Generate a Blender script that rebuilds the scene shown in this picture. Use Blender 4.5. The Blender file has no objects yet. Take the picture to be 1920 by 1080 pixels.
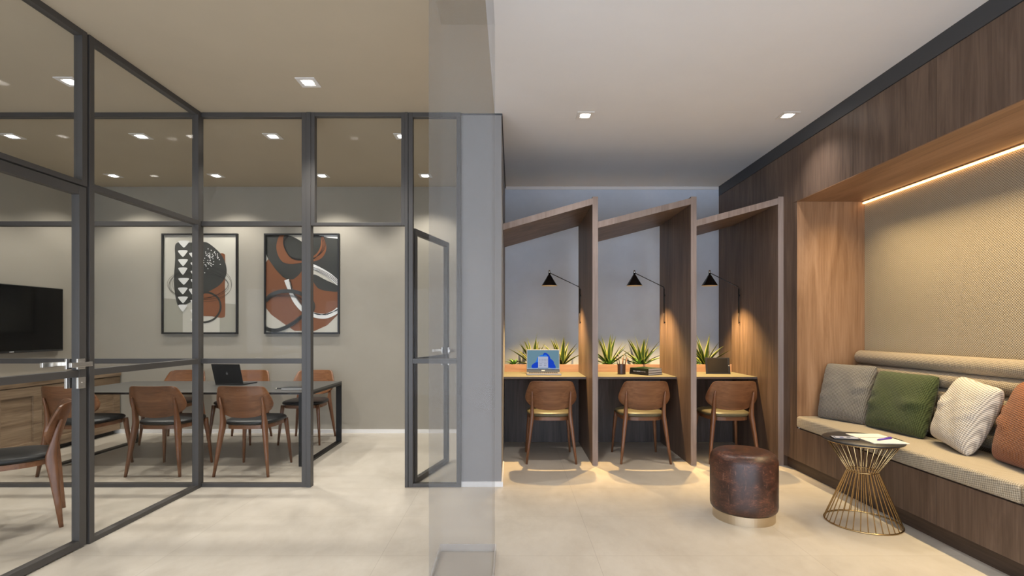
import bpy, bmesh, math, random
from mathutils import Vector, Matrix
from mathutils.geometry import tessellate_polygon
random.seed(7)
PI = math.pi
sc = bpy.context.scene
COL = sc.collection
CAMZ, HY, F = 1.266, 617.0, 960.0      # camera height, horizon row, focal length in pixels


def P(x, y, Y):
    """world point for a pixel at depth Y"""
    return Vector(((x - 960) * Y / F, Y, CAMZ - (y - HY) * Y / F))


def lerp(a, b, t):
    return a + (b - a) * t


# ------------------------------------------------------------------ materials
MATS = {}


class NT:
    def __init__(self, name):
        self.m = bpy.data.materials.new(name)
        self.m.use_nodes = True
        self.t = self.m.node_tree
        self.t.nodes.clear()
        self.out = self.n('ShaderNodeOutputMaterial')

    def n(self, typ, **kw):
        nd = self.t.nodes.new(typ)
        for k, v in kw.items():
            if k.startswith('i_'):
                nd.inputs[k[2:].replace('_', ' ')].default_value = v
            else:
                setattr(nd, k, v)
        return nd

    def l(self, a, b):
        self.t.links.new(a, b)

    def math(self, op, a, b=None, c=None):
        nd = self.n('ShaderNodeMath', operation=op)
        for i, v in enumerate((a, b, c)):
            if v is None:
                continue
            if isinstance(v, (int, float)):
                nd.inputs[i].default_value = v
            else:
                self.l(v, nd.inputs[i])
        return nd.outputs[0]

    def ramp(self, fac, stops):
        r = self.n('ShaderNodeValToRGB')
        e = r.color_ramp.elements
        while len(e) < len(stops):
            e.new(0.5)
        for i, (p, c) in enumerate(stops):
            e[i].position = p
            e[i].color = (*c, 1)
        self.l(fac, r.inputs[0])
        return r.outputs[0]

    def mix(self, fac, a, b, blend='MIX'):
        nd = self.n('ShaderNodeMix', data_type='RGBA', blend_type=blend)
        for sock, v in ((nd.inputs[0], fac), (nd.inputs[6], a), (nd.inputs[7], b)):
            if isinstance(v, (int, float)):
                sock.default_value = v
            elif isinstance(v, tuple):
                sock.default_value = (*v, 1)
            else:
                self.l(v, sock)
        return nd.outputs[2]

    def bsdf(self, color=None, rough=0.5, metal=0.0, spec=0.5, normal=None, **kw):
        b = self.n('ShaderNodeBsdfPrincipled')
        if isinstance(color, tuple):
            b.inputs['Base Color'].default_value = (*color, 1)
        elif color is not None:
            self.l(color, b.inputs['Base Color'])
        if isinstance(rough, (int, float)):
            b.inputs['Roughness'].default_value = rough
        else:
            self.l(rough, b.inputs['Roughness'])
        b.inputs['Metallic'].default_value = metal
        b.inputs['Specular IOR Level'].default_value = spec
        if normal is not None:
            self.l(normal, b.inputs['Normal'])
        for k, v in kw.items():
            b.inputs[k.replace('_', ' ')].default_value = v
        self.l(b.outputs[0], self.out.inputs[0])
        return b

    def bump(self, h, strength=0.3, dist=0.01):
        b = self.n('ShaderNodeBump', i_Strength=strength, i_Distance=dist)
        self.l(h, b.inputs['Height'])
        return b.outputs[0]

    def coords(self, kind='Object', scale=(1, 1, 1), loc=(0, 0, 0), rot=(0, 0, 0), rand=0.0):
        tc = self.n('ShaderNodeTexCoord')
        mp = self.n('ShaderNodeMapping')
        src = tc.outputs[kind]
        if rand:
            oi = self.n('ShaderNodeObjectInfo')
            vm = self.n('ShaderNodeVectorMath', operation='MULTIPLY_ADD')
            self.l(oi.outputs['Random'], vm.inputs[0])
            vm.inputs[1].default_value = (rand, rand * 1.7, rand * 2.3)
            self.l(src, vm.inputs[2])
            src = vm.outputs[0]
        self.l(src, mp.inputs['Vector'])
        mp.inputs['Scale'].default_value = scale
        mp.inputs['Location'].default_value = loc
        mp.inputs['Rotation'].default_value = rot
        return mp.outputs[0]

    def noise(self, vec, scale, detail=4, rough=0.55, dist=0.0):
        nd = self.n('ShaderNodeTexNoise', i_Scale=scale, i_Detail=detail, i_Roughness=rough, i_Distortion=dist)
        self.l(vec, nd.inputs['Vector'])
        return nd.outputs['Fac']


def plain(name, color, rough=0.5, metal=0.0, spec=0.5, **kw):
    m = NT(name)
    m.bsdf(color, rough, metal, spec, **kw)
    return m.m


def wood(name, dark, mid, light, axis='Z', rough=0.45, scale=1.0, spec=0.35, knots=True):
    m = NT(name)
    s = {'X': (0.9, 9, 9), 'Y': (9, 0.9, 9), 'Z': (9, 9, 0.9)}[axis]
    f = {'X': (2.5, 70, 70), 'Y': (70, 2.5, 70), 'Z': (70, 70, 2.5)}[axis]
    v1 = m.coords(scale=tuple(k * scale for k in s), rand=3.1)
    v2 = m.coords(scale=tuple(k * scale for k in f), rand=3.1)
    v3 = m.coords(scale=tuple(k * scale * 0.35 for k in s), rand=3.1)
    a = m.noise(v1, 1.0, 5, 0.6, 1.4 if knots else 0.5)
    b = m.noise(v2, 1.0, 3, 0.6)
    c = m.noise(v3, 1.0, 2, 0.5)
    h = m.math('ADD', m.math('MULTIPLY', a, 0.55), m.math('ADD', m.math('MULTIPLY', b, 0.3), m.math('MULTIPLY', c, 0.25)))
    col = m.ramp(h, [(0.40, dark), (0.54, mid), (0.68, light)])
    m.bsdf(col, rough, 0, spec, m.bump(b, 0.08, 0.003))
    return m.m


def weave(name, dark, light, pitch=0.009, bump=0.6, melange=0.35, diag=False):
    m = NT(name)
    tc = m.n('ShaderNodeTexCoord')
    sp = m.n('ShaderNodeSeparateXYZ')
    m.l(tc.outputs['UV'], sp.inputs[0])
    u, v = sp.outputs[0], sp.outputs[1]
    k = 2 * PI / pitch
    if diag:
        u, v = m.math('MULTIPLY_ADD', u, 0.8, m.math('MULTIPLY', v, 0.6)), m.math('MULTIPLY_ADD', u, 0.6, m.math('MULTIPLY', v, -0.8))
    su, sv = m.math('SINE', m.math('MULTIPLY', u, k)), m.math('SINE', m.math('MULTIPLY', v, k))
    w = m.math('MULTIPLY_ADD', m.math('MULTIPLY', su, sv), 0.5, 0.5)
    nz = m.noise(m.coords('UV', (1, 1, 1)), 160, 3, 0.7)
    w2 = m.math('ADD', m.math('MULTIPLY', w, 1 - melange), m.math('MULTIPLY', nz, melange))
    col = m.ramp(w2, [(0.15, dark), (0.75, light)])
    b = m.bsdf(col, 0.92, 0, 0.15, m.bump(w, bump, 0.004))
    b.inputs['Sheen Weight'].default_value = 0.15
    return m.m


def emit(name, color, strength):
    m = NT(name)
    e = m.n('ShaderNodeEmission', i_Strength=strength)
    e.inputs[0].default_value = (*color, 1)
    m.l(e.outputs[0], m.out.inputs[0])
    return m.m


def paint(name, color, rough=0.75, var=0.04, spec=0.3):
    m = NT(name)
    nz = m.noise(m.coords(), 3.0, 4, 0.6)
    fine = m.noise(m.coords(), 160.0, 2, 0.6)
    lo = tuple(c * (1 - var) for c in color)
    hi = tuple(min(1, c * (1 + var)) for c in color)
    m.bsdf(m.ramp(nz, [(0.3, lo), (0.7, hi)]), rough, 0, spec, m.bump(fine, 0.05, 0.002))
    return m.m


def glass(name, tint, base=0.035):
    m = NT(name)
    tr = m.n('ShaderNodeBsdfTransparent')
    tr.inputs[0].default_value = (*tint, 1)
    gl = m.n('ShaderNodeBsdfGlossy')
    gl.inputs['Roughness'].default_value = 0.02
    gl.inputs['Color'].default_value = (0.9, 0.9, 0.9, 1)
    lw = m.n('ShaderNodeLayerWeight', i_Blend=0.5)
    f5 = m.math('POWER', lw.outputs['Facing'], 4.0)
    mx = m.n('ShaderNodeMixShader')
    m.l(m.math('MULTIPLY_ADD', f5, 0.22, 0.003), mx.inputs[0])
    m.l(tr.outputs[0], mx.inputs[1])
    m.l(gl.outputs[0], mx.inputs[2])
    m.l(mx.outputs[0], m.out.inputs[0])
    return m.m


def ghost(name, color, fac):
    m = NT(name)
    tr = m.n('ShaderNodeBsdfTransparent')
    df = m.n('ShaderNodeBsdfDiffuse')
    df.inputs[0].default_value = (*color, 1)
    mx = m.n('ShaderNodeMixShader')
    mx.inputs[0].default_value = fac
    m.l(tr.outputs[0], mx.inputs[1])
    m.l(df.outputs[0], mx.inputs[2])
    m.l(mx.outputs[0], m.out.inputs[0])
    return m.m


def floor_mat():
    m = NT('porcelain_floor')
    co = m.coords('Object', (1, 1, 1), (0.73, -2.86, 0))
    br = m.n('ShaderNodeTexBrick', offset=0.0, squash=1.0)
    br.inputs['Scale'].default_value = 1.0
    br.inputs['Mortar Size'].default_value = 0.0012
    br.inputs['Mortar Smooth'].default_value = 0.1
    br.inputs['Brick Width'].default_value = 1.2
    br.inputs['Row Height'].default_value = 0.6
    br.inputs['Color1'].default_value = (1, 1, 1, 1)
    br.inputs['Color2'].default_value = (0.97, 0.97, 0.97, 1)
    br.inputs['Mortar'].default_value = (0.72, 0.70, 0.68, 1)
    m.l(co, br.inputs['Vector'])
    big = m.noise(m.coords(), 1.6, 6, 0.62, 0.6)
    mid = m.noise(m.coords(scale=(1, 0.5, 1)), 14, 5, 0.7, 0.3)
    h = m.math('ADD', m.math('MULTIPLY', big, 0.65), m.math('MULTIPLY', mid, 0.35))
    col = m.ramp(h, [(0.32, (0.455, 0.40, 0.325)), (0.52, (0.54, 0.485, 0.405)), (0.70, (0.60, 0.545, 0.465))])
    col = m.mix(1.0, col, br.outputs['Color'], 'MULTIPLY')
    rg = m.math('MULTIPLY_ADD', mid, 0.25, 0.24)
    m.bsdf(col, rg, 0, 0.42)
    return m.m


def leather_mat():
    m = NT('aged_brown_leather')
    blot = m.noise(m.coords(scale=(1, 1, 1.3)), 7, 6, 0.7, 0.8)
    scr = m.noise(m.coords(scale=(9, 9, 40), rot=(0.35, 0.2, 0.5)), 2.2, 8, 0.75, 2.0)
    scr2 = m.noise(m.coords(scale=(50, 50, 9), rot=(0.5, 0.9, 0.2)), 1.0, 4, 0.7, 1.0)
    base = m.ramp(blot, [(0.3, (0.022, 0.010, 0.007)), (0.52, (0.048, 0.018, 0.011)), (0.75, (0.095, 0.033, 0.016))])
    mask = m.math('MULTIPLY', m.ramp(scr, [(0.50, (0, 0, 0)), (0.60, (1, 1, 1))]), m.ramp(blot, [(0.44, (0, 0, 0)), (0.58, (1, 1, 1))]))
    col = m.mix(m.math('MULTIPLY', mask, 0.75), base, (0.23, 0.085, 0.045))
    line = m.ramp(scr2, [(0.62, (0, 0, 0)), (0.68, (1, 1, 1))])
    col = m.mix(m.math('MULTIPLY', line, 0.5), col, (0.30, 0.14, 0.09))
    m.bsdf(col, m.math('MULTIPLY_ADD', blot, 0.3, 0.22), 0, 0.55, m.bump(scr, 0.12, 0.004))
    return m.m


M = dict(
    floor=floor_mat(),
    ceil_warm=paint('beige_ceiling_paint', (0.47, 0.395, 0.29), 0.8, 0.02),
    ceil_white=paint('white_ceiling_paint', (0.74, 0.725, 0.72), 0.8, 0.015),
    taupe=paint('taupe_wall_paint', (0.33, 0.30, 0.25), 0.7, 0.03),
    bluegrey=paint('blue_grey_wall_paint', (0.60, 0.655, 0.745), 0.7, 0.05),
    grey=paint('cool_grey_wall_paint', (0.265, 0.255, 0.25), 0.7, 0.02),
    skirt=plain('white_skirting', (0.78, 0.76, 0.74), 0.5),
    frame=plain('graphite_aluminium', (0.068, 0.062, 0.057), 0.45, 0.2, 0.5),
    glass=glass('clear_glass', (0.965, 0.965, 0.96)),
    ghost=ghost('translucent_panel', (0.24, 0.235, 0.23), 0.19),
    walnut=wood('walnut_veneer', (0.072, 0.046, 0.032), (0.118, 0.076, 0.053), (0.175, 0.116, 0.082), 'Z'),
    walnut_y=wood('walnut_veneer_along', (0.072, 0.046, 0.032), (0.118, 0.076, 0.053), (0.175, 0.116, 0.082), 'Y'),
    walnut_x=wood('walnut_veneer_across', (0.08, 0.05, 0.034), (0.16, 0.10, 0.066), (0.24, 0.155, 0.105), 'X'),
    pale_front=wood('pale_walnut_edge', (0.20, 0.145, 0.118), (0.27, 0.205, 0.172), (0.34, 0.265, 0.225), 'Z'),  # paler walnut for the front faces of fins and canopies
    oakbrown=wood('warm_niche_veneer', (0.20, 0.105, 0.052), (0.285, 0.16, 0.085), (0.37, 0.22, 0.125), 'Z'),
    oakbrown_y=wood('warm_soffit_veneer', (0.17, 0.09, 0.045), (0.25, 0.135, 0.07), (0.32, 0.18, 0.10), 'Y'),
    plinth=wood('dark_plinth_veneer', (0.035, 0.022, 0.015), (0.07, 0.044, 0.03), (0.11, 0.07, 0.047), 'Y'),
    modesty=wood('smoked_oak_panel', (0.05, 0.04, 0.035), (0.085, 0.068, 0.06), (0.125, 0.10, 0.09), 'Z'),
    desk=wood('pale_oak_desk', (0.125, 0.117, 0.076), (0.15, 0.141, 0.094), (0.172, 0.16, 0.111), 'X', 0.5),
    deskedge=plain('dark_desk_edge', (0.10, 0.075, 0.06), 0.5),
    planter=wood('pinkish_oak_board', (0.30, 0.17, 0.11), (0.38, 0.225, 0.15), (0.45, 0.28, 0.19), 'X', 0.55),
    chair=wood('chair_walnut', (0.105, 0.042, 0.018), (0.185, 0.078, 0.034), (0.26, 0.12, 0.055), 'X', 0.32, 1.0, 0.5, False),
    chair_z=wood('chair_walnut_leg', (0.105, 0.042, 0.018), (0.175, 0.072, 0.031), (0.24, 0.108, 0.05), 'Z', 0.35, 1.3, 0.5, False),
    pad=plain('black_leather', (0.012, 0.012, 0.012), 0.40, 0, 0.45),
    pad_sheen=plain('olive_sheen_leather', (0.105, 0.09, 0.05), 0.42, 0, 0.5),  # warm sheen on the black seats, put into an olive base colour
    sideboard=wood('rustic_oak', (0.12, 0.078, 0.045), (0.23, 0.155, 0.095), (0.34, 0.245, 0.16), 'Y', 0.5, 0.9),
    dark=plain('dark_shadow_gap', (0.012, 0.010, 0.009), 0.8),
    tabletop=plain('dark_grey_tabletop', (0.075, 0.072, 0.066), 0.42, 0, 0.4),
    blacksteel=plain('black_steel', (0.016, 0.015, 0.014), 0.45, 0.4),
    chrome=plain('satin_nickel', (0.72, 0.68, 0.62), 0.25, 0.95),
    brass=plain('brushed_brass', (0.52, 0.36, 0.17), 0.26, 1.0),
    champagne=plain('champagne_metal', (0.62, 0.52, 0.38), 0.33, 1.0),
    lampblack=plain('gloss_black_lacquer', (0.012, 0.010, 0.010), 0.16, 0.2, 0.7),
    lampinner=plain('cream_shade_lining', (0.75, 0.62, 0.40), 0.6),
    blackplastic=plain('black_plastic', (0.014, 0.014, 0.015), 0.4),
    screenoff=plain('black_screen_glass', (0.003, 0.003, 0.003), 0.12, 0, 0.18),
    tabscreen=plain('tablet_screen_glass', (0.020, 0.018, 0.016), 0.12, 0, 0.5),
    alu=plain('grey_aluminium', (0.33, 0.32, 0.31), 0.35, 0.7),
    keys=plain('dark_keys', (0.03, 0.03, 0.03), 0.5),
    logo=plain('grey_logo', (0.22, 0.22, 0.22), 0.35, 0.4),
    whitemark=plain('white_mark', (0.8, 0.8, 0.8), 0.5),
    trim_grey=plain('graphite_ceiling_trim', (0.05, 0.051, 0.055), 0.55),
    leather=leather_mat(),
    fabric=weave('oatmeal_woven_fabric', (0.15, 0.115, 0.075), (0.50, 0.42, 0.30), 0.017, 0.7, 0.35),
    seatfab=weave('beige_seat_fabric', (0.20, 0.165, 0.115), (0.50, 0.43, 0.32), 0.016, 0.6, 0.25, True),
    rollfab=weave('beige_roll_fabric', (0.17, 0.135, 0.09), (0.46, 0.38, 0.27), 0.016, 0.6, 0.25, True),
    cgrey=weave('grey_cushion_fabric', (0.075, 0.068, 0.058), (0.28, 0.258, 0.225), 0.016, 0.8, 0.2, True),
    cgreen=weave('green_cushion_fabric', (0.022, 0.030, 0.010), (0.09, 0.112, 0.042), 0.016, 0.8, 0.2, True),
    ccream=weave('cream_cushion_fabric', (0.27, 0.24, 0.21), (0.72, 0.66, 0.58), 0.017, 0.8, 0.2, True),
    crust=weave('rust_cushion_fabric', (0.10, 0.030, 0.010), (0.34, 0.125, 0.045), 0.016, 0.8, 0.2, True),
    lamp_on=emit('downlight_glow', (1.0, 0.95, 0.88), 22),
    led=emit('warm_led', (1.0, 0.52, 0.18), 6),
    bulb=emit('warm_bulb', (1.0, 0.74, 0.42), 18),
    plate=plain('white_downlight_plate', (0.72, 0.69, 0.66), 0.45),
    leafgreen=plain('dark_green_leaf', (0.035, 0.075, 0.018), 0.4, 0, 0.5),
    leafedge=plain('yellow_leaf_margin', (0.50, 0.52, 0.13), 0.45),
    leafbright=plain('fresh_green_leaf', (0.10, 0.24, 0.035), 0.45),
    soil=plain('dark_soil', (0.02, 0.015, 0.011), 0.95),
    cup=plain('brown_ribbed_cup', (0.075, 0.042, 0.034), 0.4),
    paper=plain('white_paper', (0.74, 0.70, 0.64), 0.7),
    pages=plain('book_pages', (0.62, 0.60, 0.57), 0.8),
    pen=plain('purple_plastic', (0.095, 0.04, 0.33), 0.3),
    bookgreen=plain('dark_green_cover', (0.012, 0.030, 0.014), 0.25),
    bookblack=plain('black_cover', (0.015, 0.015, 0.015), 0.35),
    bookwhite=plain('black_cover_plain', (0.02, 0.02, 0.022), 0.4),
    a_paper=plain('print_paper', (0.58, 0.55, 0.48), 0.7),
    a_dark=plain('print_charcoal', (0.045, 0.046, 0.042), 0.6),
    a_rust=plain('print_rust', (0.22, 0.082, 0.035), 0.6),
    a_white=plain('print_white', (0.82, 0.81, 0.79), 0.6),
    a_black=plain('print_black', (0.016, 0.015, 0.014), 0.6),
    a_beige=plain('print_warm_beige', (0.38, 0.36, 0.30), 0.7),
    s_bg=emit('screen_blue', (0.19, 0.34, 0.43), 0.72),
    bezel=plain('slate_bezel', (0.07, 0.085, 0.11), 0.4),
    s_petal=emit('screen_royal_blue', (0.015, 0.07, 0.62), 0.8),
    s_petal2=emit('screen_sky_blue', (0.04, 0.22, 0.80), 0.8),
    s_menu=emit('screen_menu', (0.55, 0.58, 0.72), 0.75),
    s_dot=emit('screen_icons', (0.13, 0.14, 0.22), 0.5),
    s_bar=emit('screen_taskbar', (0.42, 0.52, 0.66), 0.7),
    s_phone=emit('phone_screen', (0.70, 0.60, 0.52), 0.9),
    s_phone2=emit('phone_tile_blue', (0.10, 0.12, 0.42), 0.5),
    s_phone3=emit('phone_tile_dark', (0.07, 0.07, 0.06), 0.5),
)


# ------------------------------------------------------------------ mesh helpers
class MB:
    """collects geometry for ONE mesh object"""

    def __init__(self):
        self.bm = bmesh.new()
        self.uv = self.bm.loops.layers.uv.new('UVMap')
        self.mi = 0

    def face(self, vs, uvs=None, smooth=False):
        try:
            f = self.bm.faces.new(vs)
        except ValueError:
            return None
        f.material_index = self.mi
        f.smooth = smooth
        if uvs:
            for lp, u in zip(f.loops, uvs):
                lp[self.uv].uv = u
        return f

    def box(self, x0, x1, y0, y1, z0, z1, mat=None, bevel=0.0):
        if mat is None:
            mat = Matrix()
        x0, x1 = sorted((x0, x1)); y0, y1 = sorted((y0, y1)); z0, z1 = sorted((z0, z1))
        c = [(x, y, z) for x in (x0, x1) for y in (y0, y1) for z in (z0, z1)]
        vs = [self.bm.verts.new(mat @ Vector(p)) for p in c]
        fs = []
        for idx in ((0, 1, 3, 2), (4, 6, 7, 5), (0, 4, 5, 1), (2, 3, 7, 6), (0, 2, 6, 4), (1, 5, 7, 3)):
            f = self.face([vs[i] for i in idx])
            fs.append(f)
            n = f.calc_center_median()
            for lp in f.loops:
                co = c[vs.index(lp.vert)]
                if idx in ((0, 1, 3, 2), (4, 6, 7, 5)):
                    lp[self.uv].uv = (co[1], co[2])
                elif idx in ((0, 4, 5, 1), (2, 3, 7, 6)):
                    lp[self.uv].uv = (co[0], co[2])
                else:
                    lp[self.uv].uv = (co[1], co[0])
        if bevel:
            es = list({e for f in fs for e in f.edges})
            r = bmesh.ops.bevel(self.bm, geom=es, offset=bevel, segments=2, affect='EDGES', profile=0.6)
            for f in r['faces']:
                f.material_index = self.mi
                f.smooth = False
        return self

    def obox(self, p0, p1, w, h, up=Vector((0, 0, 1)), bevel=0.0):
        """bar from p0 to p1, w across, h along up"""
        p0, p1 = Vector(p0), Vector(p1)
        d = p1 - p0
        L = d.length
        a = d.normalized()
        s = a.cross(up).normalized()
        u = s.cross(a)
        mt = Matrix((a, s, u)).transposed().to_4x4()
        mt.translation = p0
        return self.box(0, L, -w / 2, w / 2, -h / 2, h / 2, mt, bevel)

    def tube(self, pts, radii, n=8, cap=True, square=0.0, xaxis=None):
        """swept tube; radii: number, or (rx, ry) per point"""
        pts = [Vector(p) for p in pts]
        rings = []
        for i, p in enumerate(pts):
            t = (pts[min(i + 1, len(pts) - 1)] - pts[max(i - 1, 0)]).normalized()
            ref = Vector(xaxis) if xaxis else (Vector((1, 0, 0)) if abs(t.x) < 0.9 else Vector((0, 1, 0)))
            u = (ref - t * ref.dot(t)).normalized()
            v = t.cross(u)
            r = radii[i] if isinstance(radii, (list, tuple)) else radii
            rx, ry = r if isinstance(r, tuple) else (r, r)
            ring = []
            for k in range(n):
                a = 2 * PI * (k + 0.5) / n
                ca, sa = math.cos(a), math.sin(a)
                if square:
                    e = 1 - square
                    ca, sa = math.copysign(abs(ca) ** e, ca), math.copysign(abs(sa) ** e, sa)
                ring.append(self.bm.verts.new(p + u * rx * ca + v * ry * sa))
            rings.append(ring)
        for a, b in zip(rings, rings[1:]):
            for k in range(n):
                self.face([a[k], a[(k + 1) % n], b[(k + 1) % n], b[k]], smooth=True)
        if cap:
            self.face(list(reversed(rings[0])))
            self.face(rings[-1])
        return self

    def lathe(self, prof, n=40, center=(0, 0, 0), smooth=True, closed=False):
        cx, cy, cz = center
        rings = []
        for r, z in prof:
            if r < 1e-6:
                rings.append([self.bm.verts.new((cx, cy, cz + z))])
            else:
                rings.append([self.bm.verts.new((cx + r * math.cos(2 * PI * k / n), cy + r * math.sin(2 * PI * k / n), cz + z)) for k in range(n)])
        pairs = list(zip(rings, rings[1:]))
        if closed:
            pairs.append((rings[-1], rings[0]))
        for a, b in pairs:
            for k in range(n):
                k2 = (k + 1) % n
                if len(a) == 1 and len(b) == 1:
                    break
                if len(a) == 1:
                    self.face([a[0], b[k2], b[k]], smooth=smooth)
                elif len(b) == 1:
                    self.face([a[k], a[k2], b[0]], smooth=smooth)
                else:
                    self.face([a[k], a[k2], b[k2], b[k]], smooth=smooth)
        return self

    def rings(self, outlines, smooth=True, cap=True):
        """loft closed outlines (lists of points)"""
        rs = [[self.bm.verts.new(p) for p in o] for o in outlines]
        n = len(rs[0])
        for a, b in zip(rs, rs[1:]):
            for k in range(n):
                self.face([a[k], a[(k + 1) % n], b[(k + 1) % n], b[k]], smooth=smooth)
        if cap:
            self.face(list(reversed(rs[0])), smooth=smooth)
            self.face(rs[-1], smooth=smooth)
        return self

    def prism(self, poly, axis_vec):
        """extrude planar polygon (3D points) by vector"""
        av = Vector(axis_vec)
        a = [self.bm.verts.new(Vector(p)) for p in poly]
        b = [self.bm.verts.new(Vector(p) + av) for p in poly]
        n = len(a)
        self.face(list(reversed(a)))
        self.face(b)
        for k in range(n):
            self.face([a[k], a[(k + 1) % n], b[(k + 1) % n], b[k]])
        return self

    def build(self, name, mats, parent=None, loc=None, rotz=0.0, normals=True, mod=None):
        if normals:
            bmesh.ops.recalc_face_normals(self.bm, faces=self.bm.faces)
        me = bpy.data.meshes.new(name)
        self.bm.to_mesh(me)
        self.bm.free()
        for m in (mats if isinstance(mats, (list, tuple)) else [mats]):
            me.materials.append(M[m] if isinstance(m, str) else m)
        o = bpy.data.objects.new(name, me)
        COL.objects.link(o)
        if parent is not None:
            o.parent = parent
        if loc is not None:
            o.location = loc
        o.rotation_euler = (0, 0, rotz)
        return o


def tag(o, label, cat=None, group=None, kind=None):
    o['label'] = label
    if cat:
        o['category'] = cat
    if group:
        o['group'] = group
    if kind:
        o['kind'] = kind
    return o


def empty(name, label, cat, loc=(0, 0, 0), rotz=0.0, group=None, kind=None):
    o = bpy.data.objects.new(name, None)
    o.empty_display_size = 0.1
    COL.objects.link(o)
    o.location = loc
    o.rotation_euler = (0, 0, rotz)
    return tag(o, label, cat, group, kind)


def copy_tree(o, parent=None):
    c = o.copy()
    COL.objects.link(c)
    if parent is not None:
        c.parent = parent
    for ch in list(o.children):
        copy_tree(ch, c)
    return c


def struct(name, mb, mats, label, cat='structure'):
    return tag(mb.build(name, mats), label, cat, kind='structure')


# ------------------------------------------------------------------ room dimensions
H = 3.0
XL, XR = -5.09, 2.52          # left wall, face of the joinery on the other side
YB, YG = 6.24, 4.12           # back wall, glass front
XG = -2.51                    # glass partition running towards the camera
XN = 3.12                     # back of the bench niche
Y0 = -1.6                     # the hall is open towards its windows here
WD0, WD1 = -0.408, -0.085     # dividing wall

struct('floor', MB().box(XL - .15, 3.4, Y0, YB + .15, -0.10, 0.0), 'floor', 'cream porcelain tile floor with faint joints', 'floor')
struct('ceiling', MB().box(XL - .15, -0.14, Y0, YB + .15, H, H + .1), 'ceil_warm', 'beige painted ceiling over the meeting room side', 'ceiling')
struct('ceiling_lounge', MB().box(-0.14, 3.4, Y0, YB + .15, H, H + .1), 'ceil_white', 'white painted ceiling over the booths and bench', 'ceiling')
struct('wall_back', MB().box(XL - .15, WD0, YB, YB + .15, 0, H), 'taupe', 'taupe back wall of the meeting room behind two framed prints', 'wall')
struct('wall_left', MB().box(XL - .15, XL, Y0, YB, 0, H), 'taupe', 'taupe side wall carrying the television above the sideboard', 'wall')
struct('wall_alcove', MB().box(WD1, XR + .01, YB, YB + .15, 0, H), 'bluegrey', 'blue grey wall behind the work booths and plants', 'wall')
struct('wall_divider', MB().box(WD0, WD1, YG, YB + .15, 0, H), 'grey', 'cool grey wall end between meeting room and booths', 'wall')
b = MB()
b.box(XL, WD0, YB - .014, YB, 0, .045)
struct('baseboard_back', b, 'skirt', 'white baseboard along the taupe back wall', 'baseboard')
struct('baseboard_left', MB().box(XL, XL + .014, Y0, YB - .014, 0, .045), 'skirt', 'white baseboard along the wall under the television', 'baseboard')
b = MB()
b.box(WD0, WD1, YG - .012, YG, 0, .04)
b.box(WD1, WD1 + .012, YG - .012, 4.75, 0, .04)
struct('baseboard_divider', b, 'skirt', 'white baseboard around the grey wall end', 'baseboard')
b = MB()
b.box(WD0, WD1 + .004, YG - .004, YG, H - .012, H)
b.box(WD1, WD1 + .008, YG, YB, H - .02, H)
struct('trim_1', b, 'trim_grey', 'thin dark shadow line at the top of the grey wall end', 'trim')
struct('trim_2', MB().box(WD1 + .008, XR, YB - .012, YB, H - .035, H), 'ceil_white', 'slim pale ceiling trim above the blue grey wall', 'trim')
struct('daylight_baffle_1', MB().box(XL - .15, 3.4, Y0 - .2, Y0, 2.05, H + .1), 'grey', 'unseen lintel added to hold back the high daylight', 'daylight_baffle')  # unseen blocker added to darken the upper booth wall
# translucent full-height pillar in the open floor
b = MB()
b.box(-.401, -.0975, 2.468, 2.914, 0.0, H)
pil = empty('pillar', 'see-through pale grey square pillar standing in the open floor', 'pillar', kind='structure')
b.build('pillar_shaft', 'ghost', pil)
b = MB()
t = .008
b.box(-.401 - t, -.401, 2.468 - t, 2.914 + t, 0, .04)
b.box(-.0975, -.0975 + t, 2.468 - t, 2.914 + t, 0, .04)
b.box(-.401, -.0975, 2.914, 2.914 + t, 0, .04)
b.box(-.401, -.0975, 2.468 - t, 2.468, 0, .04)
o = b.build('pillar_skirting', ghost('translucent_skirting', (0.62, 0.60, 0.585), 0.35), pil)

# ------------------------------------------------------------------ glazed partitions
FW, FD = .036, .05            # frame bar width, frame depth


def glazed(name, label, p0, p1, z0, z1, rails=(), fw=FW, fd=FD, jambs=(True, True), bottom=True, top=True, cat='window', pane_name='glass_pane'):
    """framed glazing between plan points p0 and p1; rails = list of (z0, z1)"""
    p0, p1 = Vector((*p0, 0)), Vector((*p1, 0))
    L = (p1 - p0).length
    ang = math.atan2(p1.y - p0.y, p1.x - p0.x)
    root = empty(name, label, cat, (p0.x, p0.y, 0), ang, kind='structure')
    f = MB()
    xs0, xs1 = (fw if jambs[0] else 0), (L - fw if jambs[1] else L)
    if jambs[0]:
        f.box(0, fw, -fd / 2, fd / 2, z0, z1, bevel=.002)
    if jambs[1]:
        f.box(L - fw, L, -fd / 2, fd / 2, z0, z1, bevel=.002)
    hs = []
    if bottom:
        hs.append((z0, z0 + fw * .8))
    hs += sorted(rails)
    if top:
        hs.append((z1 - fw, z1))
    for a, c in hs:
        f.box(xs0, xs1, -fd / 2 + .001, fd / 2 - .001, a, c, bevel=.002)
    f.build('frame', 'frame', root)
    zs = [z0 if not bottom else None]
    lo = z0 + fw * .8 if bottom else z0
    edges = []
    for a, c in (hs[1:] if bottom else hs):
        edges.append((lo, a))
        lo = c
    if not top:
        edges.append((lo, z1))
    for a, c in edges:
        if c - a > .02:
            MB().box(xs0 - .003, xs1 + .003, -.004, .004, a - .003, c + .003).build(pane_name, 'glass', root)
    return root


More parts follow.
